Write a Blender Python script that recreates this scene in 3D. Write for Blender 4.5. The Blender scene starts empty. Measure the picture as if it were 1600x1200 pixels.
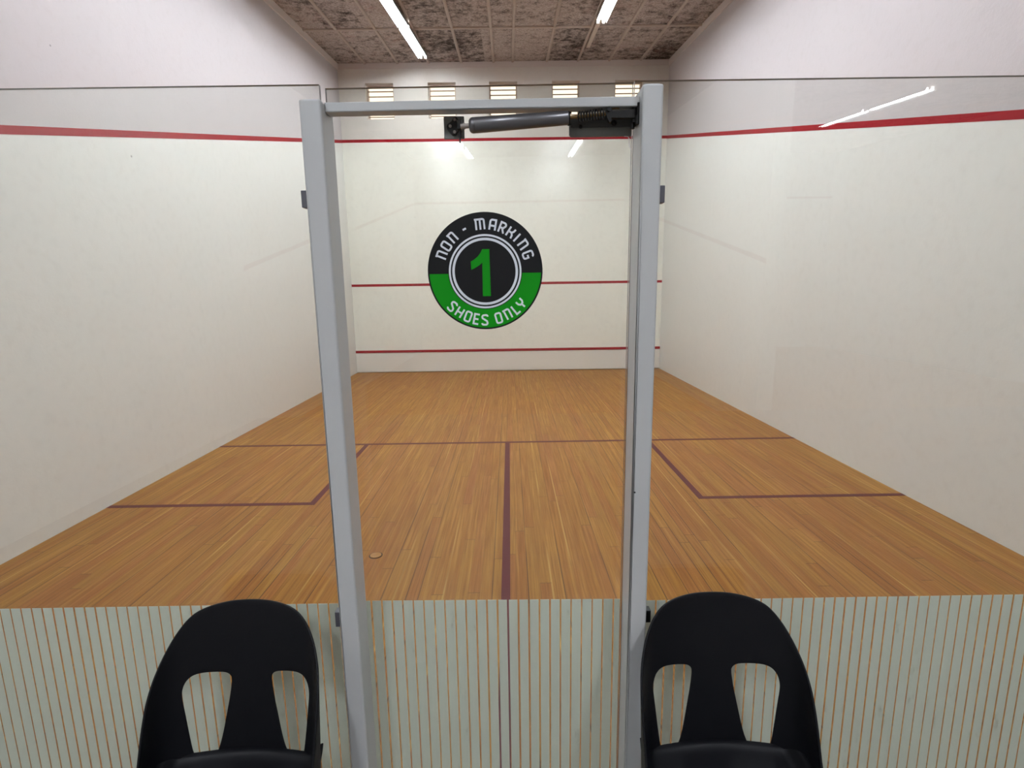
import bpy, bmesh, math, random
from mathutils import Vector, Matrix
from mathutils.geometry import delaunay_2d_cdt

C = bpy.context.scene
COL = C.collection
random.seed(4)

# ------------------------------------------------------------------ camera
cam_data = bpy.data.cameras.new('camera')
cam_data.sensor_width = 36.0
cam_data.lens = 822.05 / 1600 * 36.0
cam_data.clip_start = 0.02
cam = bpy.data.objects.new('camera', cam_data)
COL.objects.link(cam)
cam.matrix_world = (Matrix.Translation((0.0443, -1.2936, 1.6594))
                    @ Matrix.Rotation(-0.0027, 4, 'Z')
                    @ Matrix.Rotation(1.3960, 4, 'X')
                    @ Matrix.Rotation(-0.0145, 4, 'Z'))
C.camera = cam

# ------------------------------------------------------------------ world (warm daylight outside the vents)
world = bpy.data.worlds.new('daylight')
C.world = world
world.use_nodes = True
bg = world.node_tree.nodes['Background']
bg.inputs['Color'].default_value = (1.0, 0.80, 0.62, 1)
bg.inputs['Strength'].default_value = 0.66

# ------------------------------------------------------------------ exposure
C.view_settings.view_transform = 'Standard'
C.view_settings.look = 'None'
C.view_settings.gamma = 1.0
C.view_settings.use_curve_mapping = False
C.view_settings.exposure = 1.50
TUBE_STRENGTH = 36.0
TUBE_COLOR = (0.95, 1.015, 1.10)

# ------------------------------------------------------------------ material helpers
def srgb(r, g, b):
    f = lambda c: (c / 255 / 12.92) if c / 255 <= 0.04045 else ((c / 255 + 0.055) / 1.055) ** 2.4
    return (f(r), f(g), f(b), 1.0)

class NT:
    def __init__(self, name):
        self.m = bpy.data.materials.new(name)
        self.m.use_nodes = True
        self.t = self.m.node_tree
        self.t.nodes.clear()
        self.out = self.t.nodes.new('ShaderNodeOutputMaterial')
    def n(self, kind, ins=None, **props):
        nd = self.t.nodes.new('ShaderNode' + kind)
        for k, v in props.items():
            setattr(nd, k, v)
        for k, v in (ins or {}).items():
            self.put(nd.inputs[k], v)
        return nd
    def put(self, sock, v):
        if hasattr(v, 'is_output') or isinstance(v, bpy.types.NodeSocket):
            self.t.links.new(v, sock)
        else:
            sock.default_value = v
    def math(self, op, a, b=0.0, c=0.0, clamp=False):
        nd = self.n('Math', operation=op, use_clamp=clamp)
        self.put(nd.inputs[0], a); self.put(nd.inputs[1], b); self.put(nd.inputs[2], c)
        return nd.outputs[0]
    def mix(self, fac, a, b, blend='MIX'):
        nd = self.n('Mix', data_type='RGBA', blend_type=blend)
        self.put(nd.inputs[0], fac); self.put(nd.inputs[6], a); self.put(nd.inputs[7], b)
        return nd.outputs[2]
    def ramp(self, fac, stops, interp='LINEAR'):
        nd = self.n('ValToRGB')
        self.put(nd.inputs[0], fac)
        nd.color_ramp.interpolation = interp
        el = nd.color_ramp.elements
        while len(el) < len(stops):
            el.new(0.5)
        for e, (p, c) in zip(el, stops):
            e.position = p
            e.color = c if len(c) == 4 else (*c, 1)
        return nd.outputs[0]
    def pos(self):
        return self.n('NewGeometry').outputs['Position']
    def noise(self, vec, scale, detail=4, rough=0.55):
        return self.n('TexNoise', {'Vector': vec, 'Scale': scale, 'Detail': detail, 'Roughness': rough}).outputs[0]
    def mapping(self, vec, scale):
        return self.n('Mapping', {'Vector': vec, 'Scale': scale}).outputs[0]
    def bump(self, h, strength, dist=0.01):
        return self.n('Bump', {'Height': h, 'Strength': strength, 'Distance': dist}).outputs[0]
    def done(self, sh):
        self.t.links.new(sh, self.out.inputs[0])
        return self.m
    def principled(self, **kw):
        nd = self.n('BsdfPrincipled')
        for k, v in kw.items():
            self.put(nd.inputs[k.replace('_', ' ')], v)
        return nd.outputs[0]

def g(v):
    return (v, v, v, 1)

def plain(name, col, rough=0.5, metal=0.0, wear=0.06, scale=30, spec=0.5):
    t = NT(name)
    nz = t.noise(t.pos(), scale, 5)
    c = t.mix(t.math('MULTIPLY', nz, wear * 2), col, tuple(x * 0.55 for x in col[:3]) + (1,))
    return t.done(t.principled(Base_Color=c, Roughness=rough, Metallic=metal, Specular_IOR_Level=spec))

def wall_paint(name, col, rough, gloss, bumps):
    t = NT(name)
    p = t.pos()
    big = t.noise(p, 0.9, 4, 0.6)
    fine = t.noise(p, 14, 6, 0.65)
    c = t.mix(t.math('MULTIPLY', big, 0.12), col, srgb(178, 172, 162))
    c = t.mix(t.math('MULTIPLY', t.ramp(fine, [(0.5, g(0)), (0.75, g(1))]), 0.10), c, srgb(150, 140, 128))
    # small ball marks
    vo = t.n('TexVoronoi', {'Vector': p, 'Scale': 2.3, 'Randomness': 1.0})
    spot = t.math('LESS_THAN', vo.outputs['Distance'], t.math('MULTIPLY', t.n('TexWhiteNoise', {'Vector': vo.outputs['Position']}).outputs[0], 0.022))
    c = t.mix(t.math('MULTIPLY', spot, 0.55), c, srgb(70, 66, 62))
    b = t.bump(t.noise(p, 42, 4, 0.6), bumps, 0.004)
    b2 = t.n('Bump', {'Height': t.noise(p, 4.5, 3, 0.5), 'Strength': bumps, 'Distance': 0.006, 'Normal': b}).outputs[0]
    return t.done(t.principled(Base_Color=c, Roughness=rough, Specular_IOR_Level=gloss, Normal=b2))

M = {}
M['wall_play'] = wall_paint('court plaster', srgb(234, 233, 222), 0.12, 0.5, 0.5)
M['wall_side'] = wall_paint('side plaster', srgb(222, 221, 216), 0.38, 0.4, 0.25)
M['wall_upper_darkened'] = wall_paint('upper plaster', srgb(190, 183, 183), 0.7, 0.2, 0.3)  # greyer paint, darkened further to offset strong tube light high up
M['wall_front_top'] = wall_paint('front upper plaster', srgb(212, 206, 198), 0.75, 0.2, 0.4)  # greyer matte plaster above the front out line
M['trim_white'] = plain('white trim', srgb(206, 196, 190), 0.6)
M['line_red'] = plain('red line paint', srgb(156, 10, 28), 0.5, wear=0.12, spec=0.2)
M['line_maroon'] = plain('maroon floor paint', srgb(94, 26, 32), 0.5, wear=0.15, spec=0.25)
M['tin'] = plain('tin white', srgb(226, 222, 214), 0.45)

def make_floor():
    t = NT('court boards')
    p = t.pos()
    sx = t.n('SeparateXYZ', {'Vector': p})
    X, Y = sx.outputs[0], sx.outputs[1]
    W = 0.068
    u = t.math('DIVIDE', t.math('ADD', X, 20.0), W)
    iu = t.math('FLOOR', u); fu = t.math('FRACT', u)
    r1 = t.n('TexWhiteNoise', {'W': iu}, noise_dimensions='1D').outputs[0]
    v = t.math('DIVIDE', t.math('ADD', t.math('ADD', Y, 20.0), t.math('MULTIPLY', r1, 3.0)), 1.9)
    iv = t.math('FLOOR', v); fv = t.math('FRACT', v)
    cv = t.n('CombineXYZ', {'X': iu, 'Y': iv}).outputs[0]
    r2 = t.n('TexWhiteNoise', {'Vector': cv}, noise_dimensions='2D').outputs[0]
    tone = t.ramp(r2, [(0.0, srgb(156, 98, 36)), (0.3, srgb(166, 112, 40)), (0.6, srgb(168, 119, 44)), (0.85, srgb(164, 104, 44)), (1.0, srgb(176, 125, 48))])
    off = t.n('CombineXYZ', {'X': t.math('MULTIPLY', iu, 0.37), 'Y': t.math('MULTIPLY', r2, 7.0)}).outputs[0]
    gv = t.n('VectorMath', {0: t.mapping(p, (75, 1.8, 1)), 1: off}, operation='ADD').outputs[0]
    grain = t.noise(gv, 1.0, 7, 0.65)
    c = t.mix(t.ramp(grain, [(0.35, g(0)), (0.68, g(0.6))]), tone, srgb(108, 60, 18))
    gl = t.noise(t.mapping(p, (32, 0.8, 1)), 1.0, 4, 0.6)
    c = t.mix(t.ramp(gl, [(0.52, g(0)), (0.72, g(0.35))]), c, srgb(208, 158, 78))
    worn = t.noise(p, 1.3, 5, 0.65)
    c = t.mix(t.ramp(worn, [(0.42, g(0)), (0.7, g(0.3))]), c, srgb(138, 82, 34))
    # board seams: some dark, some filled with pale putty, most tight
    seam = t.math('LESS_THAN', t.math('MINIMUM', fu, t.math('SUBTRACT', 1.0, fu)), 0.038)
    sid = t.n('TexWhiteNoise', {'W': t.math('ROUND', u)}, noise_dimensions='1D').outputs[0]
    patch = t.noise(t.n('CombineXYZ', {'X': t.math('ROUND', u), 'Y': t.math('MULTIPLY', Y, 0.55)}).outputs[0], 1.0, 2)
    wide = t.math('MULTIPLY', t.math('GREATER_THAN', sid, 0.62), t.ramp(patch, [(0.40, g(0.15)), (0.52, g(0.9))]))
    c = t.mix(t.math('MULTIPLY', seam, t.math('ADD', t.math('MULTIPLY', wide, 0.75), 0.16)), c, srgb(78, 46, 20))
    pale = t.math('MULTIPLY', t.math('LESS_THAN', sid, 0.13), t.ramp(patch, [(0.45, g(0)), (0.55, g(0.5))]))
    seam2 = t.math('LESS_THAN', t.math('MINIMUM', fu, t.math('SUBTRACT', 1.0, fu)), 0.075)
    c = t.mix(t.math('MULTIPLY', seam2, pale), c, srgb(206, 166, 92))
    joint = t.math('LESS_THAN', t.math('MULTIPLY', t.math('MINIMUM', fv, t.math('SUBTRACT', 1.0, fv)), 1.9), 0.0025)
    c = t.mix(t.math('MULTIPLY', joint, 0.6), c, srgb(70, 42, 20))
    h = t.math('SUBTRACT', t.math('MULTIPLY', grain, 0.3), t.math('MULTIPLY', seam, t.math('ADD', wide, 0.15)))
    return t.done(t.principled(Base_Color=c, Roughness=t.math('ADD', t.math('MULTIPLY', grain, 0.2), 0.36), Specular_IOR_Level=0.22,
                               Normal=t.bump(h, 0.25, 0.002)))
M['boards'] = make_floor()

def make_ceiling():
    t = NT('stained fibre panels')
    p = t.pos()
    sx = t.n('SeparateXYZ', {'Vector': p})
    cell = t.n('CombineXYZ', {'X': t.math('FLOOR', t.math('DIVIDE', t.math('ADD', sx.outputs[0], 20.035), 0.615)),
                              'Y': t.math('FLOOR', t.math('DIVIDE', t.math('ADD', sx.outputs[1], 10.05), 1.8))}).outputs[0]
    r = t.n('TexWhiteNoise', {'Vector': cell}, noise_dimensions='2D').outputs[0]
    fib = t.noise(p, 38, 6, 0.75)
    c = t.ramp(fib, [(0.28, srgb(112, 100, 94)), (0.5, srgb(168, 155, 148)), (0.72, srgb(204, 193, 186))])
    mould = t.noise(p, 7, 10, 0.82)
    amt = t.noise(p, 0.9, 3, 0.5)
    thr = t.math('ADD', t.math('MULTIPLY', r, 0.10), t.math('MULTIPLY', amt, 0.30))
    mm = t.math('MULTIPLY', t.math('SUBTRACT', t.math('ADD', mould, thr), 0.66), 6.0, clamp=True)
    c = t.mix(t.math('MULTIPLY', mm, 0.92), c, srgb(44, 36, 32))
    rust = t.math('MULTIPLY', t.ramp(t.noise(p, 1.7, 4, 0.6), [(0.55, g(0)), (0.72, g(1))]), t.ramp(t.noise(p, 9, 4, 0.7), [(0.45, g(0)), (0.6, g(0.4))]))
    c = t.mix(rust, c, srgb(140, 92, 82))
    return t.done(t.principled(Base_Color=c, Roughness=0.95, Specular_IOR_Level=0.1, Normal=t.bump(fib, 0.6, 0.006)))
M['ceiling'] = make_ceiling()
M['batten'] = plain('ceiling cover strip', srgb(178, 163, 152), 0.8, wear=0.25, scale=12)

def make_glass():
    t = NT('clear toughened glass')
    bf = t.n('NewGeometry').outputs['Backfacing']
    ior = t.math('SUBTRACT', 1.5, t.math('MULTIPLY', bf, 1.5 - 1 / 1.5))   # same reflectance from either face
    fr = t.n('Fresnel', {'IOR': ior}).outputs[0]
    tr = t.n('BsdfTransparent', {'Color': (0.945, 0.957, 0.942, 1)}).outputs[0]
    gl = t.n('BsdfGlossy', {'Color': (0.95, 1.0, 0.97, 1), 'Roughness': 0.0}).outputs[0]
    mx = t.n('MixShader', {0: fr, 1: tr, 2: gl}).outputs[0]
    return t.done(mx)
M['glass'] = make_glass()
M['glass_edge'] = plain('ground glass edge', srgb(92, 92, 92), 0.35, spec=0.5)

def make_film():
    t = NT('pale frosted film')
    p = t.pos()
    scr = t.ramp(t.noise(t.mapping(p, (30, 30, 9)), 1.0, 6, 0.7), [(0.62, g(0)), (0.72, g(0.35))])
    c = t.mix(t.math('MULTIPLY', t.noise(p, 2.2, 4), 0.25), srgb(228, 231, 225), srgb(214, 214, 202))
    c = t.mix(scr, c, srgb(140, 138, 118))
    d = t.n('BsdfDiffuse', {'Color': c}).outputs[0]
    tl = t.n('BsdfTranslucent', {'Color': c}).outputs[0]
    return t.done(t.n('MixShader', {0: 0.42, 1: d, 2: tl}).outputs[0])
M['film'] = make_film()
M['steel_grey'] = plain('grey painted steel', srgb(180, 181, 181), 0.42, wear=0.08, scale=9)
M['steel_edge'] = plain('pale steel', srgb(205, 205, 205), 0.35)  # paler grey than the posts
M['lug'] = plain('grey lug', srgb(96, 96, 104), 0.45)
M['lug_dark'] = plain('black lug', srgb(22, 22, 24), 0.5)
M['closer_body'] = plain('satin gunmetal', srgb(104, 103, 106), 0.34, 0.65, 0.08)
M['black_iron'] = plain('black iron', srgb(19, 17, 16), 0.5, 0.0, spec=0.25)
M['bar_grey'] = plain('dark grey clamp bar', srgb(72, 73, 72), 0.5, 0.1)
M['plate'] = plain('brushed dark plate', srgb(112, 113, 110), 0.5, 0.15, 0.2, 40)
M['bolt'] = plain('dull bolt', srgb(150, 142, 136), 0.45, 0.3)
M['brass'] = plain('brass rod', srgb(120, 96, 60), 0.35, 0.7)
M['sign_black'] = plain('black vinyl', srgb(20, 20, 22), 0.5, wear=0.02, spec=0.2)
M['sign_green'] = plain('green vinyl', srgb(2, 136, 10), 0.5, wear=0.04, spec=0.2)
M['sign_white'] = plain('silver white vinyl', srgb(216, 219, 226), 0.4, wear=0.03)
M['plug'] = plain('wooden plug', srgb(168, 114, 46), 0.45, wear=0.2)
M['fitting'] = plain('cream batten fitting', srgb(186, 170, 156), 0.5)
M['reflector'] = plain('greyed enamel reflector', srgb(150, 150, 148), 0.5)  # white enamel, greyed to keep the lit wings from clipping
M['slat'] = plain('louvre slat', srgb(128, 108, 92), 0.6)
M['gallery'] = plain('gallery screed', srgb(120, 116, 110), 0.7)
M['gap'] = plain('dark joint', srgb(58, 44, 34), 0.9)

def make_chair_mat():
    t = NT('black polypropylene')
    p = t.pos()
    nz = t.noise(p, 60, 4, 0.6)
    c = t.mix(t.noise(p, 5, 4), srgb(10, 11, 17), srgb(19, 19, 22))
    return t.done(t.principled(Base_Color=c, Roughness=t.math('ADD', t.math('MULTIPLY', nz, 0.18), 0.38), Specular_IOR_Level=0.2,
                               Normal=t.bump(nz, 0.08, 0.001)))
M['chair'] = make_chair_mat()

def make_tube(gain=1.0):
    t = NT('lit fluorescent tube')
    return t.done(t.n('Emission', {'Color': (*TUBE_COLOR, 1), 'Strength': TUBE_STRENGTH * gain}).outputs[0])
M['tube'] = make_tube()
M['tube_fill'] = make_tube(3.0)  # stronger emission for the added gallery fill lights

# ------------------------------------------------------------------ object helpers
def obj(name, bm, mats, parent=None, smooth=False):
    me = bpy.data.meshes.new(name)
    bmesh.ops.recalc_face_normals(bm, faces=bm.faces[:])
    bm.to_mesh(me); bm.free()
    if not isinstance(mats, (list, tuple)):
        mats = [mats]
    for m in mats:
        me.materials.append(m)
    if smooth:
        for f in me.polygons:
            f.use_smooth = True
    o = bpy.data.objects.new(name, me)
    COL.objects.link(o)
    if parent is not None:
        o.parent = parent
    return o

def empty(name, loc=(0, 0, 0), rotz=0.0):
    o = bpy.data.objects.new(name, None)
    o.location = loc; o.rotation_euler = (0, 0, rotz)
    o.empty_display_size = 0.1
    COL.objects.link(o)
    return o

def tag(o, label=None, cat=None, group=None, kind=None):
    if label: o['label'] = label
    if cat: o['category'] = cat
    if group: o['group'] = group
    if kind: o['kind'] = kind
    return o

def box(bm, x0, x1, y0, y1, z0, z1, mi=0):
    vs = [bm.verts.new((x, y, z)) for z in (z0, z1) for y in (y0, y1) for x in (x0, x1)]
    for idx in ((0, 1, 3, 2), (4, 5, 7, 6), (0, 1, 5, 4), (2, 3, 7, 6), (0, 2, 6, 4), (1, 3, 7, 5)):
        f = bm.faces.new([vs[i] for i in idx]); f.material_index = mi
    return vs

def hexa(bm, pts, mi=0):          # eight points, bottom four then top four, each ring in order
    vs = [bm.verts.new(p) for p in pts]
    for idx in ((0, 1, 2, 3), (4, 5, 6, 7), (0, 1, 5, 4), (1, 2, 6, 5), (2, 3, 7, 6), (3, 0, 4, 7)):
        f = bm.faces.new([vs[i] for i in idx]); f.material_index = mi

def bevelled(bm, w, seg=2):
    bmesh.ops.bevel(bm, geom=bm.edges[:], offset=w, segments=seg, affect='EDGES', profile=0.5, clamp_overlap=True)

def frame_of(d):
    d = Vector(d).normalized()
    a = Vector((0, 0, 1)) if abs(d.z) < 0.9 else Vector((1, 0, 0))
    u = d.cross(a).normalized()
    return d, u, d.cross(u).normalized()

def lathe(bm, p0, p1, prof, seg=20, mi=0):
    """profile [(t along axis in metres, radius)] turned round the axis p0 -> p1"""
    p0 = Vector(p0); d, u, w = frame_of(Vector(p1) - p0)
    rings = []
    for t, r in prof:
        rings.append([bm.verts.new(p0 + d * t + (u * math.cos(2 * math.pi * k / seg) + w * math.sin(2 * math.pi * k / seg)) * max(r, 1e-5)) for k in range(seg)])
    for a, b in zip(rings, rings[1:]):
        for k in range(seg):
            f = bm.faces.new((a[k], a[(k + 1) % seg], b[(k + 1) % seg], b[k])); f.material_index = mi
    bm.faces.new(rings[0]).material_index = mi
    bm.faces.new(rings[-1][::-1]).material_index = mi

def rod(bm, p0, p1, r, seg=14, mi=0):
    L = (Vector(p1) - Vector(p0)).length
    lathe(bm, p0, p1, [(0, r), (L, r)], seg, mi)

def pipe(bm, pts, r, seg=10, mi=0):
    pts = [Vector(p) for p in pts]
    rings = []
    ref = None
    for i, p in enumerate(pts):
        d = (pts[min(i + 1, len(pts) - 1)] - pts[max(i - 1, 0)]).normalized()
        if ref is None:
            _, u, _ = frame_of(d)
        else:
            u = (ref - d * ref.dot(d)).normalized()
        ref = u
        w = d.cross(u)
        rings.append([bm.verts.new(p + (u * math.cos(2 * math.pi * k / seg) + w * math.sin(2 * math.pi * k / seg)) * r) for k in range(seg)])
    for a, b in zip(rings, rings[1:]):
        for k in range(seg):
            bm.faces.new((a[k], a[(k + 1) % seg], b[(k + 1) % seg], b[k])).material_index = mi
    bm.faces.new(rings[0]).material_index = mi
    bm.faces.new(rings[-1][::-1]).material_index = mi

def prism_xz(bm, poly, y0, y1, mi=0):
    """polygon in the xz plane given thickness along y"""
    a = [bm.verts.new((x, y0, z)) for x, z in poly]
    b = [bm.verts.new((x, y1, z)) for x, z in poly]
    bm.faces.new(a).material_index = mi
    bm.faces.new(b[::-1]).material_index = mi
    n = len(poly)
    for i in range(n):
        bm.faces.new((a[i], a[(i + 1) % n], b[(i + 1) % n], b[i])).material_index = mi

# ------------------------------------------------------------------ the court's shell
HW = 3.2           # half width
YF = 9.75          # front wall
def ceil_z(y):
    return 6.007 + 0.110 * (y - YF)
def out_z(y):
    return 2.135 + (4.605 - 2.135) * (y / YF)

S = lambda o, label, cat: tag(o, label, cat, kind='structure')

# floor of the court
bm = bmesh.new(); box(bm, -HW, HW, 0.012, YF, -0.12, 0.0)
floor = S(obj('floor', bm, M['boards']), 'strip wood squash court floor with maroon markings', 'floor')
LW = 0.025
def floor_line(name, x0, x1, y0, y1):
    b = bmesh.new(); box(b, x0, x1, y0, y1, -0.001, 0.0012)
    return obj(name, b, M['line_maroon'], floor)
YS, YB, BX = 4.374, 2.711, 1.5626
tag(floor_line('short_line', -HW, HW, YS - LW, YS + LW), 'maroon line across the full floor')
tag(floor_line('half_court_line', -LW, LW, 0.012, YS - LW), 'maroon line down the middle of the floor')
for s in (-1, 1):
    b = bmesh.new()
    x0, x1 = sorted((s * (BX - LW), s * (BX + LW)))
    box(b, x0, x1, YB - LW, YS - LW, -0.001, 0.0012)
    x0, x1 = sorted((s * (BX + LW), s * HW))
    box(b, x0, x1, YB - LW, YB + LW, -0.001, 0.0012)
    tag(obj('service_box_line', b, M['line_maroon'], floor), 'maroon service box outline at the %s wall' % ('left' if s < 0 else 'right'))

# round wooden plug let into the boards
bm = bmesh.new()
lathe(bm, (0, 0, 0), (0, 0, 1), [(0.0, 0.036), (0.004, 0.036), (0.005, 0.033), (0.0035, 0.030), (0.0035, 0.0)], 28)
pl = obj('floor_plug', bm, [M['plug']], None, True); pl.location = (-0.838, 1.846, 0.0)
tag(pl, 'small round wooden plug set in the floorboards behind the door', 'plug')
bm = bmesh.new()
lathe(bm, (0, 0, 0), (0, 0, 1), [(0.0, 0.043), (0.0012, 0.043), (0.0012, 0.037), (0.0, 0.037)], 28)
tag(obj('joint_ring', bm, M['gap'], pl), 'dark ring of the joint')

# front wall with five vent openings
VX = [(-2.687, -2.143), (-1.475, -0.935), (-0.290, 0.258), (0.930, 1.475), (2.156, 2.702)]
VZ0, VZ1 = 5.005, 5.655
OUTF = 4.605
bm = bmesh.new()
T = 0.16
box(bm, -HW - 0.2, HW + 0.2, YF, YF + T, -0.12, OUTF, 0)
box(bm, -HW - 0.2, HW + 0.2, YF, YF + T, OUTF, VZ0, 1)
box(bm, -HW - 0.2, HW + 0.2, YF, YF + T, VZ1, 6.3, 1)
xs = [-HW - 0.2] + [x for v in VX for x in v] + [HW + 0.2]
for i in range(0, len(xs), 2):
    box(bm, xs[i], xs[i + 1], YF, YF + T, VZ0, VZ1, 1)
wall_front = S(obj('wall_front', bm, [M['wall_play'], M['wall_front_top']]), 'far cream front wall of the squash court with red lines', 'wall')
def wall_line(name, x0, x1, z0, z1, lab, d=0.002):
    b = bmesh.new(); box(b, x0, x1, YF - d, YF + 0.001, z0, z1)
    return tag(obj(name, b, M['line_red'], wall_front), lab)
wall_line('out_line', -HW, HW, OUTF - 0.025, OUTF + 0.03, 'red line high on the front wall')
wall_line('service_line', -HW, HW, 1.789, 1.839, 'red line at mid height of the front wall')
b = bmesh.new(); box(b, -HW + 0.002, HW - 0.002, YF - 0.022, YF + 0.001, 0.014, 0.418); bevelled(b, 0.003, 1)
tag(obj('tin_board', b, M['tin'], wall_front), 'white board along the foot of the wall')
b = bmesh.new(); box(b, -HW + 0.002, HW - 0.002, YF - 0.032, YF + 0.001, 0.418, 0.468); bevelled(b, 0.006, 2)
tag(obj('tin_line', b, M['line_red'], wall_front), 'red strip capping the board')

YR = -15.2         # far wall of the opposite court
def side_wall(name, s, y0, label):
    b = bmesh.new()
    x0, x1 = (HW, HW + 0.2) if s > 0 else (-HW - 0.2, -HW)
    lo, hi = 2.135, out_z(YF)
    hexa(b, [(x0, 0, -0.12), (x1, 0, -0.12), (x1, YF, -0.12), (x0, YF, -0.12), (x0, 0, lo), (x1, 0, lo), (x1, YF, hi), (x0, YF, hi)], 0)
    hexa(b, [(x0, 0, lo), (x1, 0, lo), (x1, YF, hi), (x0, YF, hi), (x0, 0, 6.3), (x1, 0, 6.3), (x1, YF, 6.3), (x0, YF, 6.3)], 1)
    w = S(obj(name, b, [M['wall_side'], M['wall_upper_darkened']]), label, 'wall')
    b = bmesh.new()
    xa, xb = sorted((s * (HW - 0.002), s * (HW + 0.001)))
    hexa(b, [(xa, 0, lo - 0.027), (xb, 0, lo - 0.027), (xb, YF, hi - 0.027), (xa, YF, hi - 0.027),
             (xa, 0, lo + 0.029), (xb, 0, lo + 0.029), (xb, YF, hi + 0.029), (xa, YF, hi + 0.029)])
    tag(obj('out_line', b, M['line_red'], w), 'red line sloping down the side wall')
    return w
side_wall('wall_left', -1, 0, 'white side wall on the left with a sloping red line')
side_wall('wall_right', 1, 0, 'white side wall on the right with a sloping red line')

# trims under the ceiling
def trim(name, s, label):
    b = bmesh.new()
    if s == 0:
        box(b, -HW, HW, YF - 0.018, YF + 0.001, 5.905, 6.007)
    else:
        xa, xb = sorted((s * (HW - 0.02), s * (HW + 0.001)))
        z0, z1 = ceil_z(0), ceil_z(YF)
        hexa(b, [(xa, 0.02, z0 - 0.11), (xb, 0.02, z0 - 0.11), (xb, YF, z1 - 0.11), (xa, YF, z1 - 0.11), (xa, 0.02, z0), (xb, 0.02, z0), (xb, YF, z1), (xa, YF, z1)])
    return S(obj(name, b, M['trim_white']), label, 'trim')
trim('trim_1', -1, 'pale board along the top of the left wall')
trim('trim_2', 1, 'pale board along the top of the right wall')
trim('trim_3', 0, 'pale board along the top of the front wall')

# sloping ceiling and its cover strips
def sloped_slab(bm, x0, x1, ya, za, yb, zb, th=0.15):
    hexa(bm, [(x0, ya, za), (x1, ya, za), (x1, yb, zb), (x0, yb, zb), (x0, ya, za + th), (x1, ya, za + th), (x1, yb, zb + th), (x0, yb, zb + th)])
bm = bmesh.new(); sloped_slab(bm, -HW - 0.2, HW + 0.2, 0.0, ceil_z(0), YF + 0.16, ceil_z(YF + 0.16))
ceiling = S(obj('ceiling', bm, M['ceiling']), 'sloping ceiling of mould-stained fibre panels with cover strips', 'ceiling')
sl = 0.110
def strip_profile(b, p, q, side, half=0.024, d=0.022):
    p, q, side = Vector(p), Vector(q), Vector(side)
    up = Vector((0, -sl, 1)).normalized()
    prof = [(-half, 0.002), (-half, -d * 0.55), (-half * 0.6, -d), (half * 0.6, -d), (half, -d * 0.55), (half, 0.002)]
    A = [b.verts.new(p + side * a + up * c) for a, c in prof]
    B = [b.verts.new(q + side * a + up * c) for a, c in prof]
    n = len(prof)
    for i in range(n):
        b.faces.new((A[i], A[(i + 1) % n], B[(i + 1) % n], B[i]))
    b.faces.new(A); b.faces.new(B[::-1])
CX = [-2.66, -2.035, -1.435, -0.81, -0.19, 0.175, 0.83, 1.43, 2.035, 2.64]
for x in CX:
    b = bmesh.new(); strip_profile(b, (x, 0.02, ceil_z(0.02)), (x, YF, ceil_z(YF)), (1, 0, 0))
    obj('cover_strip', b, M['batten'], ceiling)
yy = 7.955
while yy > 0.3:
    b = bmesh.new(); strip_profile(b, (-HW, yy, ceil_z(yy)), (HW, yy, ceil_z(yy)), (0, 1, sl), 0.028, 0.026)
    obj('cover_strip', b, M['batten'], ceiling)
    yy -= 1.8

# ------------------------------------------------------------------ the viewing gallery and the courts facing it (seen only as reflections)
ZG = 0.10
bm = bmesh.new(); box(bm, -HW - 0.2, 10.0, -5.3, -0.06, -0.12, ZG)
S(obj('floor_gallery', bm, M['gallery']), 'grey gallery floor outside the glass', 'floor')
bm = bmesh.new(); box(bm, -HW, 9.8, YR, -5.3, -0.3, -0.2)
S(obj('floor_opposite', bm, M['boards']), 'wood floor of the courts opposite', 'floor')
bm = bmesh.new(); box(bm, -HW - 0.2, -HW, YR, 0.0, -0.3, 6.3)
wl = S(obj('wall_gallery_left', bm, M['wall_side']), 'white wall at the left end of the gallery', 'wall')
bm = bmesh.new(); box(bm, 9.8, 10.0, YR, 0.0, -0.3, 6.3)
S(obj('wall_gallery_right', bm, M['wall_side']), 'white wall at the right end of the gallery', 'wall')
bm = bmesh.new(); box(bm, HW + 0.2, 10.0, -0.2, 0.0, -0.12, 6.3)
S(obj('wall_gallery_front', bm, M['wall_side']), 'white gallery wall beside the court', 'wall')
bm = bmesh.new(); box(bm, HW, HW + 0.2, YR, -5.3, -0.3, 6.3)
wd = S(obj('wall_divider', bm, M['wall_side']), 'white wall between the courts opposite', 'wall')
bm = bmesh.new(); box(bm, -HW - 0.2, 10.0, YR - 0.2, YR, -0.3, 6.3)
wr = S(obj('wall_rear', bm, M['wall_side']), 'white far wall of the courts opposite', 'wall')
for a, b_ in ((-HW, HW), (HW + 0.2, 9.8)):
    b = bmesh.new(); box(b, a, b_, YR - 0.001, YR + 0.003, 4.27, 4.33); obj('out_line', b, M['line_red'], wr)
def opp_ceil(y):
    return 5.57 + 0.107 * (-y - 15.2)
for x0, x1 in ((-HW - 0.001, -HW + 0.003), (HW - 0.003, HW + 0.001)):
    b = bmesh.new()
    hexa(b, [(x0, -5.3, 1.95), (x1, -5.3, 1.95), (x1, YR, 4.27), (x0, YR, 4.27), (x0, -5.3, 2.01), (x1, -5.3, 2.01), (x1, YR, 4.33), (x0, YR, 4.33)])
    obj('out_line', b, M['line_red'], wl if x0 < 0 else wd)
bm = bmesh.new(); sloped_slab(bm, -HW - 0.2, 10.0, -5.3, opp_ceil(-5.3), YR - 0.2, opp_ceil(YR - 0.2))
S(obj('ceiling_opposite', bm, M['ceiling']), 'ceiling of the courts opposite', 'ceiling')
bm = bmesh.new(); sloped_slab(bm, -HW - 0.2, 10.0, -5.3, opp_ceil(-5.3), 0.0, ceil_z(0))
S(obj('ceiling_gallery', bm, M['ceiling']), 'ceiling over the gallery', 'ceiling')

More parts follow.
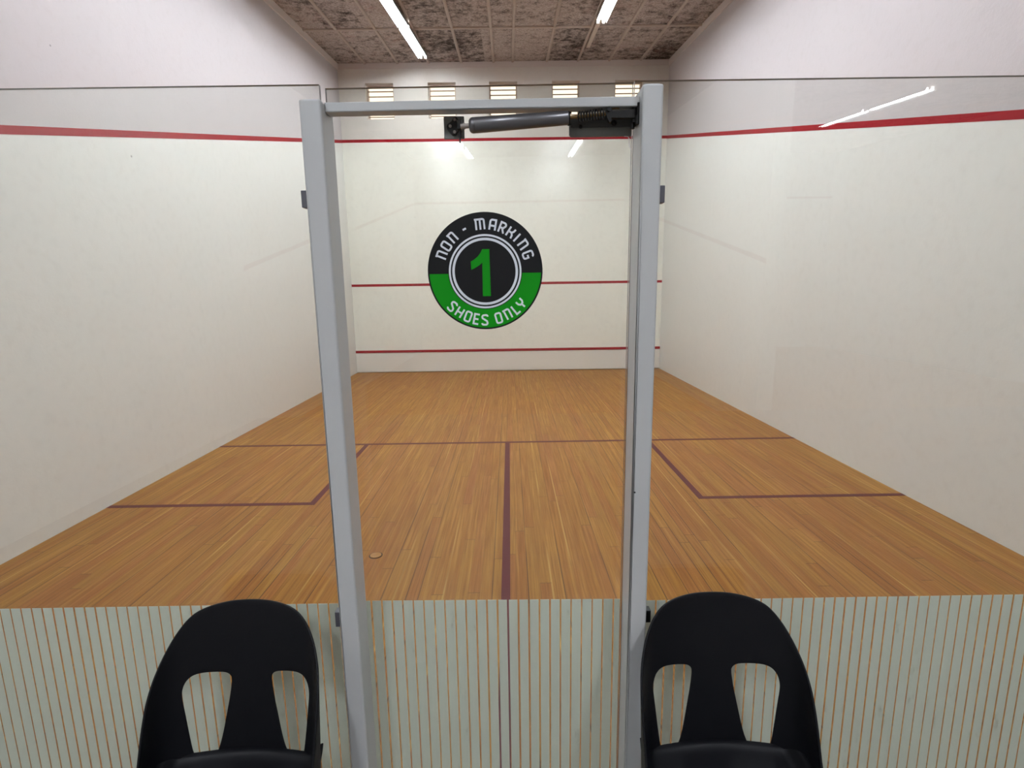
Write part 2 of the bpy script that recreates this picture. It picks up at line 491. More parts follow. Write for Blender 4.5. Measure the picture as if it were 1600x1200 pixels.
# ------------------------------------------------------------------ fluorescent battens
def light_fitting(x, yc, length, zfun, slope, label, lit=True, group='fluorescent fittings on the court ceiling', skew=0.0, tube='tube'):
    r = empty('fluorescent_light', (x, yc, zfun(yc)))
    r.rotation_euler = (math.atan(slope), 0, skew)
    tag(r, label, 'light', group)
    h = length / 2
    b = bmesh.new(); box(b, -0.032, 0.032, -h, h, -0.048, -0.001); bevelled(b, 0.006, 2)
    obj('batten_body', b, M['fitting'], r)
    if lit:
        b = bmesh.new()
        prof = [(-0.082, -0.108), (-0.074, -0.060), (-0.034, -0.036), (0.034, -0.036), (0.074, -0.060), (0.082, -0.108), (0.084, -0.107), (0.076, -0.057), (0.034, -0.032), (-0.034, -0.032), (-0.076, -0.057), (-0.084, -0.107)]  # side skirts deepened to cut tube light on the upper walls
        prism_xz(b, [(px_, pz_) for px_, pz_ in prof], -h + 0.012, h - 0.012)
        obj('reflector', b, M['reflector'], r)
        for s in (-1, 1):
            b = bmesh.new()
            rod(b, (s * 0.042, -h + 0.02, -0.080), (s * 0.042, h - 0.02, -0.080), 0.017, 14)
            obj('tube', b, M[tube], r, True)
            for e in (-1, 1):
                b = bmesh.new(); box(b, s * 0.042 - 0.02, s * 0.042 + 0.02, e * h - 0.010, e * h + 0.010, -0.108, -0.03); bevelled(b, 0.004, 1)
                obj('lamp_holder', b, M['fitting'], r)
    return r
names = ['lit twin tube light nearest the front wall in the left row', 'second lit twin tube light from the front wall, left row',
         'third lit twin tube light from the front wall, left row', 'fourth lit twin tube light from the front wall, left row',
         'lit twin tube light nearest the glass in the left row', 'lit twin tube light over the glass end of the left row']
for i in range(5):
    yc = 8.39 - 1.52 * i
    light_fitting(-1.485 - 0.068 * (yc - 8.39) / -1.52 * 1.0, yc, 1.50, ceil_z, sl, names[i], skew=-0.045)
light_fitting(1.498, 8.21, 1.30, ceil_z, sl, 'unlit bare batten light at the front wall end of the right row', lit=False)
rn = ['lit twin tube light next to the unlit batten, right row', 'second lit twin tube light after the unlit batten, right row',
      'third lit twin tube light after the unlit batten, right row', 'lit twin tube light nearest the glass, right row']
for i in range(4):
    light_fitting(1.5, 6.80 - 1.52 * i, 1.50, ceil_z, sl, rn[i])
for gx, lab in ((-1.6, 'unseen tube light added to brighten the left post and chair'), (2.0, 'unseen tube light added to brighten the right post and chair')):
    gl = light_fitting(gx, -3.3, 1.5, lambda y: 4.62, 0.0, lab, group='added gallery fill lights', tube='tube_fill')  # added out of view to brighten the posts, chairs and film
for x in (-1.42, 1.42):
    for i in range(2):
        yc = -13.9 + 1.52 * i
        light_fitting(x, yc, 1.5, opp_ceil, -0.107, 'twin tube light reflected from the court behind the viewer', group='lights of the courts opposite')
for i in range(2):
    light_fitting(6.65, -9.0 - 0.78 + 1.55 * i, 1.5, opp_ceil, -0.107, 'long bright tube reflected across the red line in the right glass', group='lights of the courts opposite')

# ------------------------------------------------------------------ louvred vents in the front wall
vl = ['leftmost louvred vent high on the front wall', 'second louvred vent from the left above the red line', 'middle louvred vent of the five on the front wall',
      'second louvred vent from the right above the door closer', 'rightmost louvred vent, behind the right door post top']
for (x0, x1), lab in zip(VX, vl):
    r = empty('louvre_vent', ((x0 + x1) / 2, YF + 0.10, VZ0)); tag(r, lab, 'vent', 'louvred vents in the front wall')
    w = (x1 - x0) / 2 - 0.002; H = VZ1 - VZ0
    b = bmesh.new()
    box(b, -w, -w + 0.025, 0.0, 0.10, 0.002, H - 0.002); box(b, w - 0.025, w, 0.0, 0.10, 0.002, H - 0.002)
    box(b, -w + 0.025, w - 0.025, 0.0, 0.10, 0.002, 0.022); box(b, -w + 0.025, w - 0.025, 0.0, 0.10, H - 0.022, H - 0.002)
    obj('frame', b, M['fitting'], r)
    n = 7
    for i in range(n):
        z = 0.045 + (H - 0.09) * i / (n - 1)
        b = bmesh.new()
        hexa(b, [(-w + 0.025, 0.005, z + 0.012), (w - 0.025, 0.005, z + 0.012), (w - 0.025, 0.085, z + 0.036), (-w + 0.025, 0.085, z + 0.036),
                 (-w + 0.025, 0.005, z + 0.030), (w - 0.025, 0.005, z + 0.030), (w - 0.025, 0.085, z + 0.054), (-w + 0.025, 0.085, z + 0.054)])
        obj('slat', b, M['slat'], r)

# ------------------------------------------------------------------ glass back wall, striped film
GT = 2.124; TH = 0.010
def pane(x0, x1, z0, z1, parent, y0=0.0):
    b = bmesh.new()
    box(b, x0, x1, y0, y0 + TH, z0, z1, 0)
    for f in b.faces:
        if abs(f.normal.y) < 0.5:
            f.material_index = 1
    b.normal_update()
    for f in b.faces:
        f.material_index = 0 if abs(f.normal.y) > 0.5 else 1
    return obj('glass_pane', b, [M['glass'], M['glass_edge']], parent)
PITCH = 0.0287
def film(x0, x1, z0, z1, parent, y, phase=0.0):
    b = bmesh.new()
    i0 = math.floor((x0 - phase) / PITCH); i1 = math.ceil((x1 - phase) / PITCH)
    for i in range(i0, i1 + 1):
        gp = 0.0046 + 0.0008 * math.sin(i * 12.9898)
        a = max(x0, phase + i * PITCH + gp / 2); c = min(x1, phase + (i + 1) * PITCH - gp / 2)
        if c - a > 0.003:
            box(b, a, c, y, y + 0.0006, z0, z1)
    return tag(obj('striped_film', b, M['film'], parent), 'pale frosted vertical stripes on the lower glass')
wall_back = S(empty('wall_back', (0, 0, 0)), 'frameless glass back wall panels either side of the door', 'glass wall')
pane(-HW + 0.003, -0.380, 0.0, GT + 0.003, wall_back)
pane(0.3365, HW - 0.003, 0.0, GT + 0.002, wall_back)
film(-HW + 0.003, -0.383, 0.02, 0.832, wall_back, TH + 0.0003)
film(0.337, HW - 0.003, 0.02, 0.826, wall_back, TH + 0.0003)

# glass door, hinged on the right and standing just off its stop
DOOR_YAW = -0.0145
door = S(empty('door_1', (0.333, 0.0, 0.0), DOOR_YAW), 'clear glass court door carrying the round sign', 'door')
DW = 0.703
pane(-DW, 0.0, 0.14, GT - 0.002, door)
film(-DW + 0.003, -0.001, 0.15, 0.832, door, TH + 0.0003, phase=0.0105)

# ------------------------------------------------------------------ grey steel door frame
fr = tag(empty('door_frame', (0, -0.05, ZG)), 'grey painted steel frame of two posts and a head rail around the glass door', 'door frame')
def post(x0, x1, ztop, lab):
    b = bmesh.new(); box(b, x0, x1, -0.036, 0.046, 0.0, ztop - ZG); bevelled(b, 0.005, 3)
    p = tag(obj('post', b, M['steel_grey'], fr), lab)
    b = bmesh.new(); box(b, x0 + 0.006, x1 - 0.006, -0.030, 0.040, ztop - ZG - 0.002, ztop - ZG + 0.0015); bevelled(b, 0.001, 1)
    tag(obj('end_cap', b, M['steel_edge'], p), 'pale end cap')
    return p
pL = post(-0.398, -0.3505, 2.068, 'left grey post')
pR = post(0.3345, 0.3795, 2.089, 'right grey post')
b = bmesh.new()
box(b, -0.3505, 0.3345, -0.012, 0.022, 0, 0.020); bevelled(b, 0.002, 2)
hr = tag(obj('head_rail', b, M['steel_grey'], fr), 'grey rail across the top')
hr.location = (0, 0, 2.0495 - ZG); hr.rotation_euler = (0, -0.006, 0); hr.location.z += 0.001
b = bmesh.new(); box(b, -0.4315, -0.375, 0.026, 0.049, 1.856 - ZG, 1.894 - ZG); bevelled(b, 0.001, 1); obj('glass_lug', b, M['lug'], fr)
b = bmesh.new(); box(b, 0.360, 0.407, 0.026, 0.049, 1.856 - ZG, 1.894 - ZG); bevelled(b, 0.001, 1); obj('glass_lug', b, M['lug'], fr)
b = bmesh.new(); box(b, -0.431, -0.375, 0.026, 0.049, 0.785 - ZG, 0.828 - ZG); bevelled(b, 0.001, 1); obj('glass_lug', b, M['lug'], fr)
b = bmesh.new(); box(b, 0.360, 0.408, 0.026, 0.049, 0.783 - ZG, 0.818 - ZG); bevelled(b, 0.001, 1); tag(obj('glass_lug', b, M['lug_dark'], fr), 'black lug')
b = bmesh.new(); lathe(b, (0.341, -0.0365, 1.175 - ZG), (0.341, 0, 1.175 - ZG), [(0, 0.0022), (0.002, 0.0022)], 12)
tag(obj('screw_hole', b, M['lug_dark'], pR), 'small dark hole')

# ------------------------------------------------------------------ sprung door closer
dc = tag(empty('door_closer', (0.0, -0.05, 2.0)), 'gunmetal spring door closer with coil and brackets across the door top', 'door closer')
def dcp(x, y, z):
    return Vector((x, y + 0.05, z - 2.0))
A = dcp(-0.0387, -0.05, 2.0202); B = dcp(0.1800, -0.05, 2.0339)
L = (B - A).length
ax = (B - A).normalized()
b = bmesh.new()
lathe(b, A, B, [(0, 0.0), (0, 0.011), (0.003, 0.0145), (0.007, 0.0165), (0.012, 0.0165), (0.0125, 0.0155), (0.0135, 0.0165), (L - 0.001, 0.0150), (L, 0.0145), (L, 0.0)], 32)
obj('cylinder_body', b, M['closer_body'], dc, True)
b = bmesh.new()
rod(b, A - ax * 0.019, A + ax * 0.001, 0.0052, 16); rod(b, A - ax * 0.013, A - ax * 0.009, 0.007, 12)
obj('stub_shaft', b, M['bolt'], dc)
# plate and triangular bracket on the glass
b = bmesh.new(); box(b, -0.0987, -0.0523, 0.0375, 0.0415, 0.0035, 0.0515); bevelled(b, 0.0006, 1)
pa = tag(obj('mounting_plate', b, M['plate'], dc), 'square grey plate on the glass')
b = bmesh.new()
tri = [(-0.0915, 0.0285), (-0.0905, 0.0225), (-0.0790, 0.0105), (-0.0710, 0.0105), (-0.0675, 0.0170), (-0.0600, 0.0215), (-0.0600, 0.0370), (-0.0655, 0.0430), (-0.0690, 0.0475), (-0.0755, 0.0465), (-0.0800, 0.0390), (-0.0890, 0.0330)]
prism_xz(b, tri, 0.0295, 0.0375)
br = tag(obj('pivot_bracket', b, M['black_iron'], dc), 'black three-bolt bracket')
b = bmesh.new(); box(b, -0.0665, -0.0555, 0.004, 0.0295, 0.014, 0.034); bevelled(b, 0.002, 2)
rod(b, (-0.0600, 0.012, -0.002), (-0.0600, 0.012, 0.036), 0.0036, 12)
rod(b, (-0.0605, 0.010, -0.012), (-0.0605, 0.010, 0.012), 0.0017, 10)
obj('pivot_knuckle', b, M['black_iron'], br)
for x, z in ((-0.0729, 0.0418), (-0.0836, 0.0283), (-0.0738, 0.0159)):
    b = bmesh.new(); lathe(b, (x, 0.0295, z), (x, 0.0, z), [(0, 0.0038), (0.002, 0.0038), (0.0026, 0.003), (0.0026, 0.0016), (0.0012, 0.0014)], 6)
    obj('bolt', b, M['bolt'], br)
# washers, rod, coil spring, lever
b = bmesh.new()
lathe(b, B - ax * 0.0015, B + ax * 0.003, [(0, 0.0135), (0.0045, 0.0135)], 24)
for dz in (0.012, -0.012):
    o_ = B + Vector((0.003, 0, dz - 0.002)); rod(b, o_ - ax * 0.004, o_ + ax * 0.004, 0.0026, 8)
obj('end_collar', b, M['black_iron'], dc)
ps0 = dcp(0.2005, -0.05, 2.0356); ps1 = dcp(0.2590, -0.05, 2.0408)
b = bmesh.new(); rod(b, B, dcp(0.2720, -0.05, 2.0415), 0.0036, 14)
tag(obj('piston_rod', b, M['brass'], dc), 'thin brassy rod')
b = bmesh.new()
pts = []
d_, u_, w_ = frame_of(ps1 - ps0)
turns = 9.5; N = int(turns * 22); Ls = (ps1 - ps0).length
for i in range(N + 1):
    t_ = i / N; a_ = 2 * math.pi * turns * t_
    r_ = 0.0096
    pts.append(ps0 + d_ * (Ls * t_) + (u_ * math.cos(a_) + w_ * math.sin(a_)) * r_)
pipe(b, pts, 0.0017, 8)
tag(obj('coil_spring', b, M['black_iron'], dc, True), 'black coil spring')
b = bmesh.new()
prism_xz(b, [(0.2600, 0.046), (0.2660, 0.0545), (0.2735, 0.0530), (0.2760, 0.0430), (0.2735, 0.0225), (0.2700, 0.0215), (0.2655, 0.0300)], -0.007, 0.007)
rod(b, (0.268, -0.012, 0.047), (0.268, 0.012, 0.047), 0.0042, 12)
obj('lever', b, M['black_iron'], dc)
b = bmesh.new()
hexa(b, [(0.272, -0.006, 0.031), (0.326, -0.008, 0.030), (0.326, 0.008, 0.030), (0.272, 0.006, 0.031), (0.272, -0.006, 0.0445), (0.326, -0.008, 0.0475), (0.326, 0.008, 0.0475), (0.272, 0.006, 0.0445)])
obj('arm', b, M['black_iron'], dc)
b = bmesh.new()
rod(b, (0.276, -0.002, 0.0505), (0.292, -0.002, 0.0512), 0.0017, 8)
tag(obj('adjusting_pin', b, M['brass'], dc), 'small brassy pin')
b = bmesh.new()
box(b, 0.3290, 0.3340, -0.012, 0.024, 0.020, 0.060)
rod(b, (0.326, 0.0, 0.022), (0.326, 0.0, 0.066), 0.0045, 12)
rod(b, (0.331, -0.008, 0.016), (0.331, -0.008, 0.034), 0.0050, 12)
rod(b, (0.3225, 0.004, 0.055), (0.3225, 0.004, 0.070), 0.0022, 10)
rod(b, (0.3245, 0.010, 0.012), (0.3245, 0.010, 0.052), 0.0050, 12)
obj('hinge_bracket', b, M['black_iron'], dc)
# large patch plate on the hinge corner of the glass
b = bmesh.new()
pp = [(0.1905, 0.0045), (0.1865, 0.0090), (0.1865, 0.0400), (0.1895, 0.0470), (0.3290, 0.0490), (0.3290, 0.0045)]
prism_xz(b, pp, 0.0385, 0.0425)
pb = tag(obj('patch_plate', b, M['plate'], dc), 'long dark plate on the glass corner')
b = bmesh.new(); box(b, 0.190, 0.327, 0.0355, 0.0385, 0.0235, 0.046); bevelled(b, 0.0012, 2)
obj('clamp_bar', b, M['bar_grey'], pb)
for x, z, r_ in ((0.2881, 0.0320, 0.0065), (0.2123, 0.0250, 0.0042)):
    b = bmesh.new(); lathe(b, (x, 0.0355, z), (x, 0, z), [(0, r_), (0.002, r_), (0.004, r_ * 0.7), (0.0055, r_ * 0.66), (0.006, 0.0)], 18)
    obj('bolt', b, M['black_iron'], pb, True)
b = bmesh.new()
pipe(b, [(0.3120, 0.036, 0.0035), (0.3205, 0.036, 0.0030), (0.3232, 0.036, -0.001), (0.3238, 0.036, -0.012), (0.3245, 0.036, -0.018), (0.3285, 0.036, -0.025)], 0.0010, 8)
tag(obj('glass_notch', b, M['steel_edge'], pb), 'bright curved edge below the plate')

# ------------------------------------------------------------------ round sign on the door
RS = 0.1385
sign = tag(empty('sign', (0.333 + (-0.346) * math.cos(DOOR_YAW), -0.346 * math.sin(DOOR_YAW) - 0.0005, 1.7065), DOOR_YAW),
           'round black and green vinyl sign with a big 1 on the glass door', 'sign')
def disc(r0, r1, y0, y1, a0=0.0, a1=2 * math.pi, seg=96):
    b = bmesh.new()
    full = abs(a1 - a0 - 2 * math.pi) < 1e-6
    n = seg
    ring = []
    for i in range(n + (0 if full else 1)):
        a = a0 + (a1 - a0) * i / n
        c, s = math.cos(a), math.sin(a)
        ring.append([b.verts.new((c * r1, y0, s * r1)), b.verts.new((c * r1, y1, s * r1)), b.verts.new((c * r0, y1, s * r0)), b.verts.new((c * r0, y0, s * r0))])
    m = len(ring)
    for i in range(m if full else m - 1):
        p, q = ring[i], ring[(i + 1) % m]
        for k_ in range(4):
            b.faces.new((p[k_], p[(k_ + 1) % 4], q[(k_ + 1) % 4], q[k_]))
    if not full:
        b.faces.new(ring[0]); b.faces.new(ring[-1][::-1])
    return b
def solid_disc(r, y0, y1, seg=128):
    b = bmesh.new()
    prism_xz(b, [(math.cos(2 * math.pi * i / seg) * r, math.sin(2 * math.pi * i / seg) * r) for i in range(seg)], y0, y1)
    return b
obj('backing_disc', solid_disc(RS, -0.0012, 0.0), M['sign_black'], sign)
dz = -0.03
gb = bmesh.new()
def chord(r, n, rev=False):
    a0 = math.asin(dz / r)
    st, en = math.pi - a0, 2 * math.pi + a0
    return [(math.cos(st + (en - st) * i / n) * r * RS, math.sin(st + (en - st) * i / n) * r * RS) for i in range(n + 1)]
o1, i1 = chord(0.972, 64), chord(0.645, 64)
fa = [gb.verts.new((x, -0.0018, z)) for x, z in o1]; fb = [gb.verts.new((x, -0.0018, z)) for x, z in i1]
ba = [gb.verts.new((x, -0.0010, z)) for x, z in o1]; bb = [gb.verts.new((x, -0.0010, z)) for x, z in i1]
for i in range(64):
    gb.faces.new((fa[i], fa[i + 1], fb[i + 1], fb[i])); gb.faces.new((ba[i], ba[i + 1], bb[i + 1], bb[i]))
    gb.faces.new((fa[i], fa[i + 1], ba[i + 1], ba[i])); gb.faces.new((fb[i], fb[i + 1], bb[i + 1], bb[i]))
tag(obj('green_band', gb, M['sign_green'], sign), 'green lower half')
tag(obj('ring', disc(0.600 * RS, 0.632 * RS, -0.0020, -0.0010), M['sign_white'], sign), 'outer thin white ring')
tag(obj('ring', disc(0.530 * RS, 0.572 * RS, -0.0020, -0.0010), M['sign_white'], sign), 'inner white ring')
one = [(598, 420), (655, 420), (661, 795), (595, 795), (596, 525), (575, 545), (540, 566), (506, 582), (503, 516), (532, 500), (560, 478), (582, 450)]
b = bmesh.new(); prism_xz(b, [((x - 618) / 468 * RS, (598 - z) / 468 * RS) for x, z in one], -0.0020, -0.0010)
tag(obj('numeral', b, M['sign_green'], sign), 'large green 1')

def arc(cx, cy, r, a0, a1, n=5):
    return [(cx + r * math.cos(math.radians(a0 + (a1 - a0) * i / n)), cy + r * math.sin(math.radians(a0 + (a1 - a0) * i / n))) for i in range(n + 1)]
w_ = 0.56
GL = {
 'N': (w_, [([(-0.10, 1), ] + arc(w_ - 0.16, 0.84, 0.16, 90, 0) + [(w_, 0)], 0), ([(0.04, 1), (0.04, 0)], 0)]),
 'O': (w_, [(arc(w_ - 0.16, 0.84, 0.16, 90, 0) + arc(w_ - 0.16, 0.16, 0.16, 0, -90) + arc(0.16, 0.16, 0.16, 270, 180) + arc(0.16, 0.84, 0.16, 180, 90), 1)]),
 '-': (0.36, [([(0, 0.5), (0.36, 0.5)], 0)]),
 'M': (0.86, [([(-0.10, 1), ] + arc(0.70, 0.84, 0.16, 90, 0) + [(0.86, 0)], 0), ([(0.04, 1), (0.04, 0)], 0), ([(0.45, 1), (0.45, 0)], 0)]),
 'A': (w_, [([(0, 0), (0, 0.7), ] + arc(0.2, 0.8, 0.2, 180, 90) + [(w_, 1), (w_, 0)], 0), ([(0, 0.42), (w_, 0.42)], 0)]),
 'R': (w_, [([(0.02, 0), (0.02, 1)] + arc(w_ - 0.2, 0.8, 0.2, 90, -20) + [(w_ - 0.18, 0.48), (0.02, 0.48)], 0), ([(0.28, 0.48), (w_, 0)], 0)]),
 'K': (w_, [([(0, 0), (0, 1)], 0), ([(w_, 1), (w_ - 0.06, 0.72), (w_ - 0.2, 0.52), (0, 0.52)], 0), ([(w_ - 0.2, 0.52), (w_ - 0.04, 0.32), (w_, 0)], 0)]),
 'I': (0.10, [([(0.05, 0), (0.05, 1)], 0)]),
 'G': (w_, [([(w_, 0.86)] + arc(w_ - 0.16, 0.84, 0.16, 20, 90) + arc(0.16, 0.84, 0.16, 90, 180) + arc(0.16, 0.16, 0.16, 180, 270) + arc(w_ - 0.16, 0.16, 0.16, 270, 360) + [(w_, 0.46), (w_ * 0.5, 0.46)], 0)]),
 'S': (w_, [([(w_, 0.84)] + arc(w_ - 0.16, 0.84, 0.16, 10, 90) + arc(0.2, 0.78, 0.2, 90, 180) + [(0.04, 0.66), (w_ - 0.06, 0.38)] + arc(w_ - 0.18, 0.18, 0.18, 20, -90) + arc(0.16, 0.16, 0.16, 270, 180), 0)]),
 'H': (w_, [([(0, 0), (0, 1)], 0), ([(w_, 0), (w_, 1)], 0), ([(0, 0.5), (w_, 0.5)], 0)]),
 'E': (0.50, [([(0.5, 1), (0, 1), (0, 0), (0.5, 0)], 0), ([(0, 0.5), (0.44, 0.5)], 0)]),
 'L': (0.46, [([(0, 1), (0, 0), (0.46, 0)], 0)]),
 'Y': (w_, [([(0, 1), (0, 0.66), (0.14, 0.46), (w_ - 0.14, 0.46), (w_, 0.66), (w_, 1)], 0), ([(w_ / 2, 0.46), (w_ / 2, 0)], 0)]),
}
def ribbon(b, pts, closed, width, fmap, y0, y1):
    n = len(pts)
    pts = [Vector((p[0], p[1])) for p in pts]
    clean = [pts[0]]
    for p in pts[1:]:
        if (p - clean[-1]).length > 1e-4:
            clean.append(p)
    if closed and (clean[0] - clean[-1]).length < 1e-4:
        clean.pop()
    pts = clean; n = len(pts)
    lo, hi = [], []
    for i, p in enumerate(pts):
        pa_ = pts[(i - 1) % n] if (closed or i > 0) else None
        pc_ = pts[(i + 1) % n] if (closed or i < n - 1) else None
        d1 = (p - pa_).normalized() if pa_ is not None else (pc_ - p).normalized()
        d2 = (pc_ - p).normalized() if pc_ is not None else d1
        n1 = Vector((-d1.y, d1.x)); n2 = Vector((-d2.y, d2.x))
        mm = (n1 + n2)
        mm = mm.normalized() if mm.length > 1e-5 else n1
        k_ = 1.0 / max(mm.dot(n1), 0.6)
        e = Vector((0, 0))
        if not closed and i == 0: e = -d1 * 0.0
        lo.append(p - mm * width / 2 * k_); hi.append(p + mm * width / 2 * k_)
    F = [[b.verts.new(fmap(q, y0)) for q in lo], [b.verts.new(fmap(q, y0)) for q in hi]]
    G = [[b.verts.new(fmap(q, y1)) for q in lo], [b.verts.new(fmap(q, y1)) for q in hi]]
    rng = range(n if closed else n - 1)
    for i in rng:
        j = (i + 1) % n
        b.faces.new((F[0][i], F[0][j], F[1][j], F[1][i])); b.faces.new((G[0][i], G[0][j], G[1][j], G[1][i]))
        b.faces.new((F[0][i], F[0][j], G[0][j], G[0][i])); b.faces.new((F[1][i], F[1][j], G[1][j], G[1][i]))
    if not closed:
        for i in (0, n - 1):
            b.faces.new((F[0][i], F[1][i], G[1][i], G[0][i]))
def letter(b, ch, ang, rmid, h, bottom=False, sw=0.17):
    wd_, strokes = GL[ch]
    a = math.radians(ang)
    cx, cz = math.cos(a) * rmid, math.sin(a) * rmid
    up = Vector((math.cos(a), math.sin(a))) * (-1 if bottom else 1)
    rt = Vector((up.y, -up.x))
    for pts, closed in strokes:
        def fmap(q, y):
            v = rt * ((q.x - wd_ / 2) * h) + up * ((q.y - 0.5) * h)
            return ((cx + v.x) * RS, y, (cz + v.y) * RS)
        ribbon(b, pts, bool(closed), sw, fmap, -0.0022, -0.0015)
b = bmesh.new()
for ch, a in (('N', 158.6), ('O', 146.2), ('N', 133.2), ('-', 115.5), ('M', 95.3), ('A', 79.3), ('R', 67.0), ('K', 55.0), ('I', 45.3), ('N', 34.0), ('G', 20.2)):
    letter(b, ch, a, 0.795, 0.172, sw=0.185)
tag(obj('lettering', b, M['sign_white'], sign), 'white words NON - MARKING')
b = bmesh.new()
for ch, a in (('S', 225.0), ('H', 236.2), ('O', 247.6), ('E', 258.3), ('S', 268.4), ('O', 285.4), ('N', 297.4), ('L', 308.8), ('Y', 318.2)):
    letter(b, ch, a, 0.835, 0.170, bottom=True, sw=0.185)
tag(obj('lettering', b, M['sign_white'], sign), 'white words SHOES ONLY')

# ------------------------------------------------------------------ black plastic chairs
def curve_table():
    """outline of the wrap-around shell in plan: arc length -> (x, forward)"""
    tab = []; x = f = th = 0.0; ds = 0.001
    for i in range(460):
        s = i * ds
        tab.append((x, f))
        k_ = 1 / 0.383 if s < 0.155 else (1 / 0.088 if s < 0.255 else (1 / 0.22 if s < 0.36 else 1 / 1.0))
        th += k_ * ds
        x += math.cos(th) * ds; f += math.sin(th) * ds
    return tab
CT = curve_table()
def plan(s):
    i = min(abs(s) / 0.001, len(CT) - 2); k_ = int(i); fr_ = i - k_
    x = CT[k_][0] * (1 - fr_) + CT[k_ + 1][0] * fr_; f = CT[k_][1] * (1 - fr_) + CT[k_ + 1][1] * fr_
    return (x if s >= 0 else -x), f
RIM = [(0, 0.7925), (0.04, 0.792), (0.07, 0.789), (0.10, 0.784), (0.13, 0.774), (0.15, 0.759), (0.17, 0.736), (0.19, 0.708), (0.21, 0.676), (0.23, 0.642), (0.25, 0.600), (0.265, 0.555), (0.278, 0.505), (0.29, 0.46), (0.31, 0.432), (0.36, 0.416), (0.42, 0.410)]
HOLE = [(0.050, 0.594), (0.054, 0.604), (0.064, 0.6115), (0.09, 0.616), (0.12, 0.6195), (0.138, 0.6185), (0.151, 0.612), (0.160, 0.600), (0.1645, 0.585), (0.165, 0.568), (0.159, 0.53), (0.151, 0.47), (0.144, 0.425), (0.137, 0.408), (0.125, 0.399), (0.108, 0.396), (0.095, 0.402), (0.086, 0.418), (0.076, 0.450), (0.064, 0.510), (0.055, 0.555)]
ZLOW = 0.375
def shell_point(s, z):
    x, f = plan(s)
    lean = 0.155 * (z - 0.42) if z > 0.42 else 0.155 * (z - 0.42) * 0.4
    zz = max(0.0, (z - 0.42))
    # origin: centre of seat on the floor; back of the shell at +y
    y = 0.185 + lean - f
    # slight outward roll of the rim
    return Vector((x * (1.0 + 0.0 * zz), y, z))
def inside(p, poly):
    c = False; n = len(poly)
    for i in range(n):
        a, b_ = poly[i], poly[(i + 1) % n]
        if (a[1] > p[1]) != (b_[1] > p[1]) and p[0] < (b_[0] - a[0]) * (p[1] - a[1]) / (b_[1] - a[1]) + a[0]:
            c = not c
    return c
def smooth_poly(poly, closed=True, it=2):
    for _ in range(it):
        n = len(poly); out = []
        for i in range(n if closed else n - 1):
            a, b_ = poly[i], poly[(i + 1) % n]
            out += [(a[0] * .75 + b_[0] * .25, a[1] * .75 + b_[1] * .25), (a[0] * .25 + b_[0] * .75, a[1] * .25 + b_[1] * .75)]
        if not closed:
            out = [poly[0]] + out + [poly[-1]]
        poly = out
    return poly
def seat_point(u, v):
    """dished seat; u across -1..1, v 0 rear .. 1 front"""
    hwid = 0.196 + 0.010 * math.sin(math.pi * min(v * 1.1, 1)) - 0.03 * max(0, v - 0.7)
    y = 0.178 - 0.395 * v - 0.035 * (u * u) * (1 - v)
    xx = u * hwid
    z = 0.400 - 0.022 * math.exp(-((v - 0.45) / 0.28) ** 2) + 0.012 * u ** 4
    z += 0.020 * math.exp(-v / 0.045)                   # sweeps up into the back
    if v > 0.88: z -= 0.6 * (v - 0.88) ** 2 * 5
    z += 0.03 * max(0, abs(u) - 0.86) / 0.14 * (1 - v * 0.6)
    return Vector((xx, y, z))
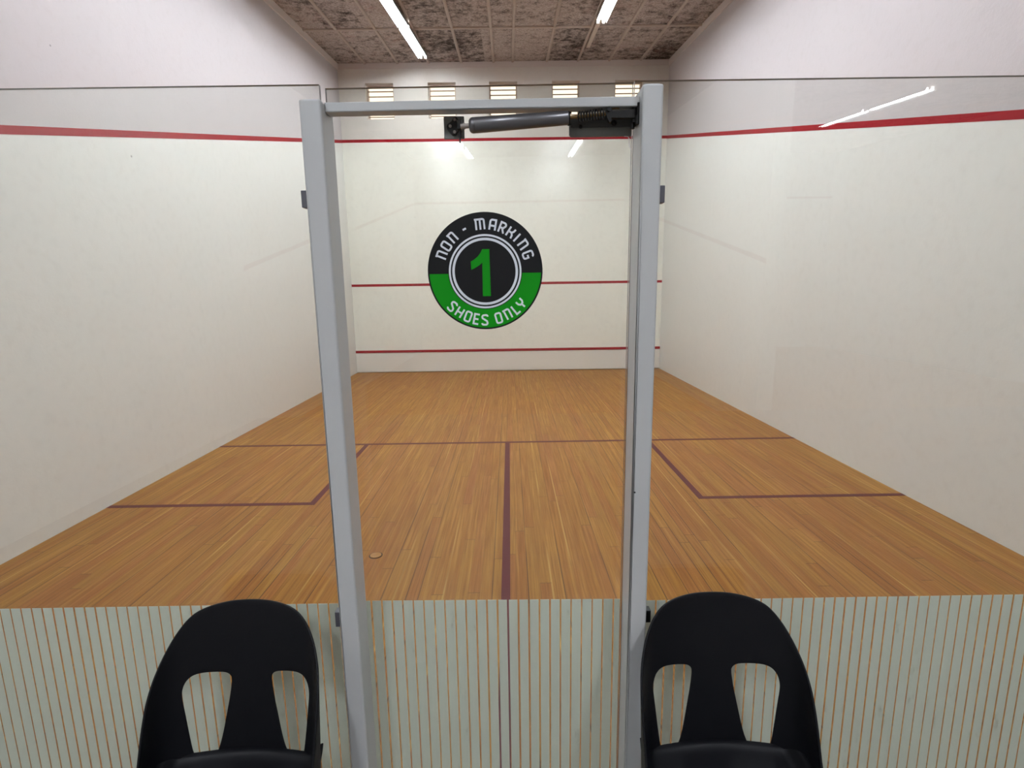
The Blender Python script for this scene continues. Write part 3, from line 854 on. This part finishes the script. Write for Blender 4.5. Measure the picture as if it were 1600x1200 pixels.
def make_chair(x, y, label):
    root = empty('plastic_chair', (x, y, ZG)); tag(root, label, 'chair', 'black plastic chairs in front of the glass')
    rim = RIM
    full = [(-s, z) for s, z in rim[::-1]] + rim[1:]
    top = smooth_poly(full, False, 2)
    n_low = 40
    low = [(0.42 - 0.84 * i / n_low, ZLOW) for i in range(n_low + 1)]
    outl = top + low
    hR = smooth_poly(HOLE, True, 2); hL = [(-s, z) for s, z in hR][::-1]
    pts = []; edges = []
    for poly in (outl, hR, hL):
        st = len(pts); pts += [Vector(p) for p in poly]
        edges += [(st + i, st + (i + 1) % len(poly)) for i in range(len(poly))]
    def near(p):
        return min((Vector(p) - q).length for q in pts[:nb])
    nb = len(pts)
    gx = 0.011
    for i in range(-40, 41):
        for j in range(0, 42):
            p = (i * gx + (0.5 * gx if j % 2 else 0), ZLOW + 0.006 + j * gx)
            if inside(p, outl) and not inside(p, hR) and not inside(p, hL) and near(p) > 0.005:
                pts.append(Vector(p))
    vs, es, fs, *_ = delaunay_2d_cdt(pts, edges, [], 0, 1e-6)
    b = bmesh.new()
    bv = [b.verts.new(shell_point(v.x, v.y)) for v in vs]
    for f in fs:
        c = sum((vs[i] for i in f), Vector((0, 0))) / len(f)
        if inside(c, outl) and not inside(c, hR) and not inside(c, hL):
            try: b.faces.new([bv[i] for i in f])
            except ValueError: pass
    bmesh.ops.delete(b, geom=[v for v in b.verts if not v.link_faces], context='VERTS')
    o = obj('backrest', b, M['chair'], root, True)
    so = o.modifiers.new('thick', 'SOLIDIFY'); so.thickness = 0.0055; so.offset = 0.0; so.use_even_offset = False
    bv_ = o.modifiers.new('edge', 'BEVEL'); bv_.width = 0.0018; bv_.segments = 2; bv_.limit_method = 'ANGLE'; bv_.angle_limit = math.radians(55)
    # seat
    b = bmesh.new(); nu, nv = 40, 44
    grid = [[b.verts.new(seat_point(-1 + 2 * i / nu, j / nv)) for i in range(nu + 1)] for j in range(nv + 1)]
    for j in range(nv):
        for i in range(nu):
            b.faces.new((grid[j][i], grid[j][i + 1], grid[j + 1][i + 1], grid[j + 1][i]))
    o = obj('seat', b, M['chair'], root, True)
    so = o.modifiers.new('thick', 'SOLIDIFY'); so.thickness = 0.005; so.offset = -1.0
    # four moulded angle legs
    for sx, sy in ((-1, 1), (1, 1), (-1, -1), (1, -1)):
        b = bmesh.new()
        rings = []
        for t_ in (0.0, 0.35, 0.7, 1.0):
            z = 0.395 * (1 - t_)
            cx_ = sx * (0.176 + 0.030 * t_); cy_ = (0.125 + 0.045 * t_) if sy > 0 else (-0.165 - 0.045 * t_)
            wdt = 0.052 * (1 - t_) + 0.026 * t_
            th_ = 0.006
            prof = [(0, 0), (-sx * wdt, 0), (-sx * wdt, -sy * th_), (-sx * th_, -sy * th_), (-sx * th_, -sy * wdt), (0, -sy * wdt)]
            rings.append([b.verts.new((cx_ + px_, cy_ + py_, z)) for px_, py_ in prof])
        for r0_, r1_ in zip(rings, rings[1:]):
            for i in range(6):
                b.faces.new((r0_[i], r0_[(i + 1) % 6], r1_[(i + 1) % 6], r1_[i]))
        b.faces.new(rings[0]); b.faces.new(rings[-1][::-1])
        obj('leg', b, M['chair'], root)
    return root
make_chair(-0.630, -0.302, 'black moulded plastic chair left of the door, standing clear of the post')
make_chair(0.549, -0.302, 'black moulded plastic chair right of the door, pushed against the post')
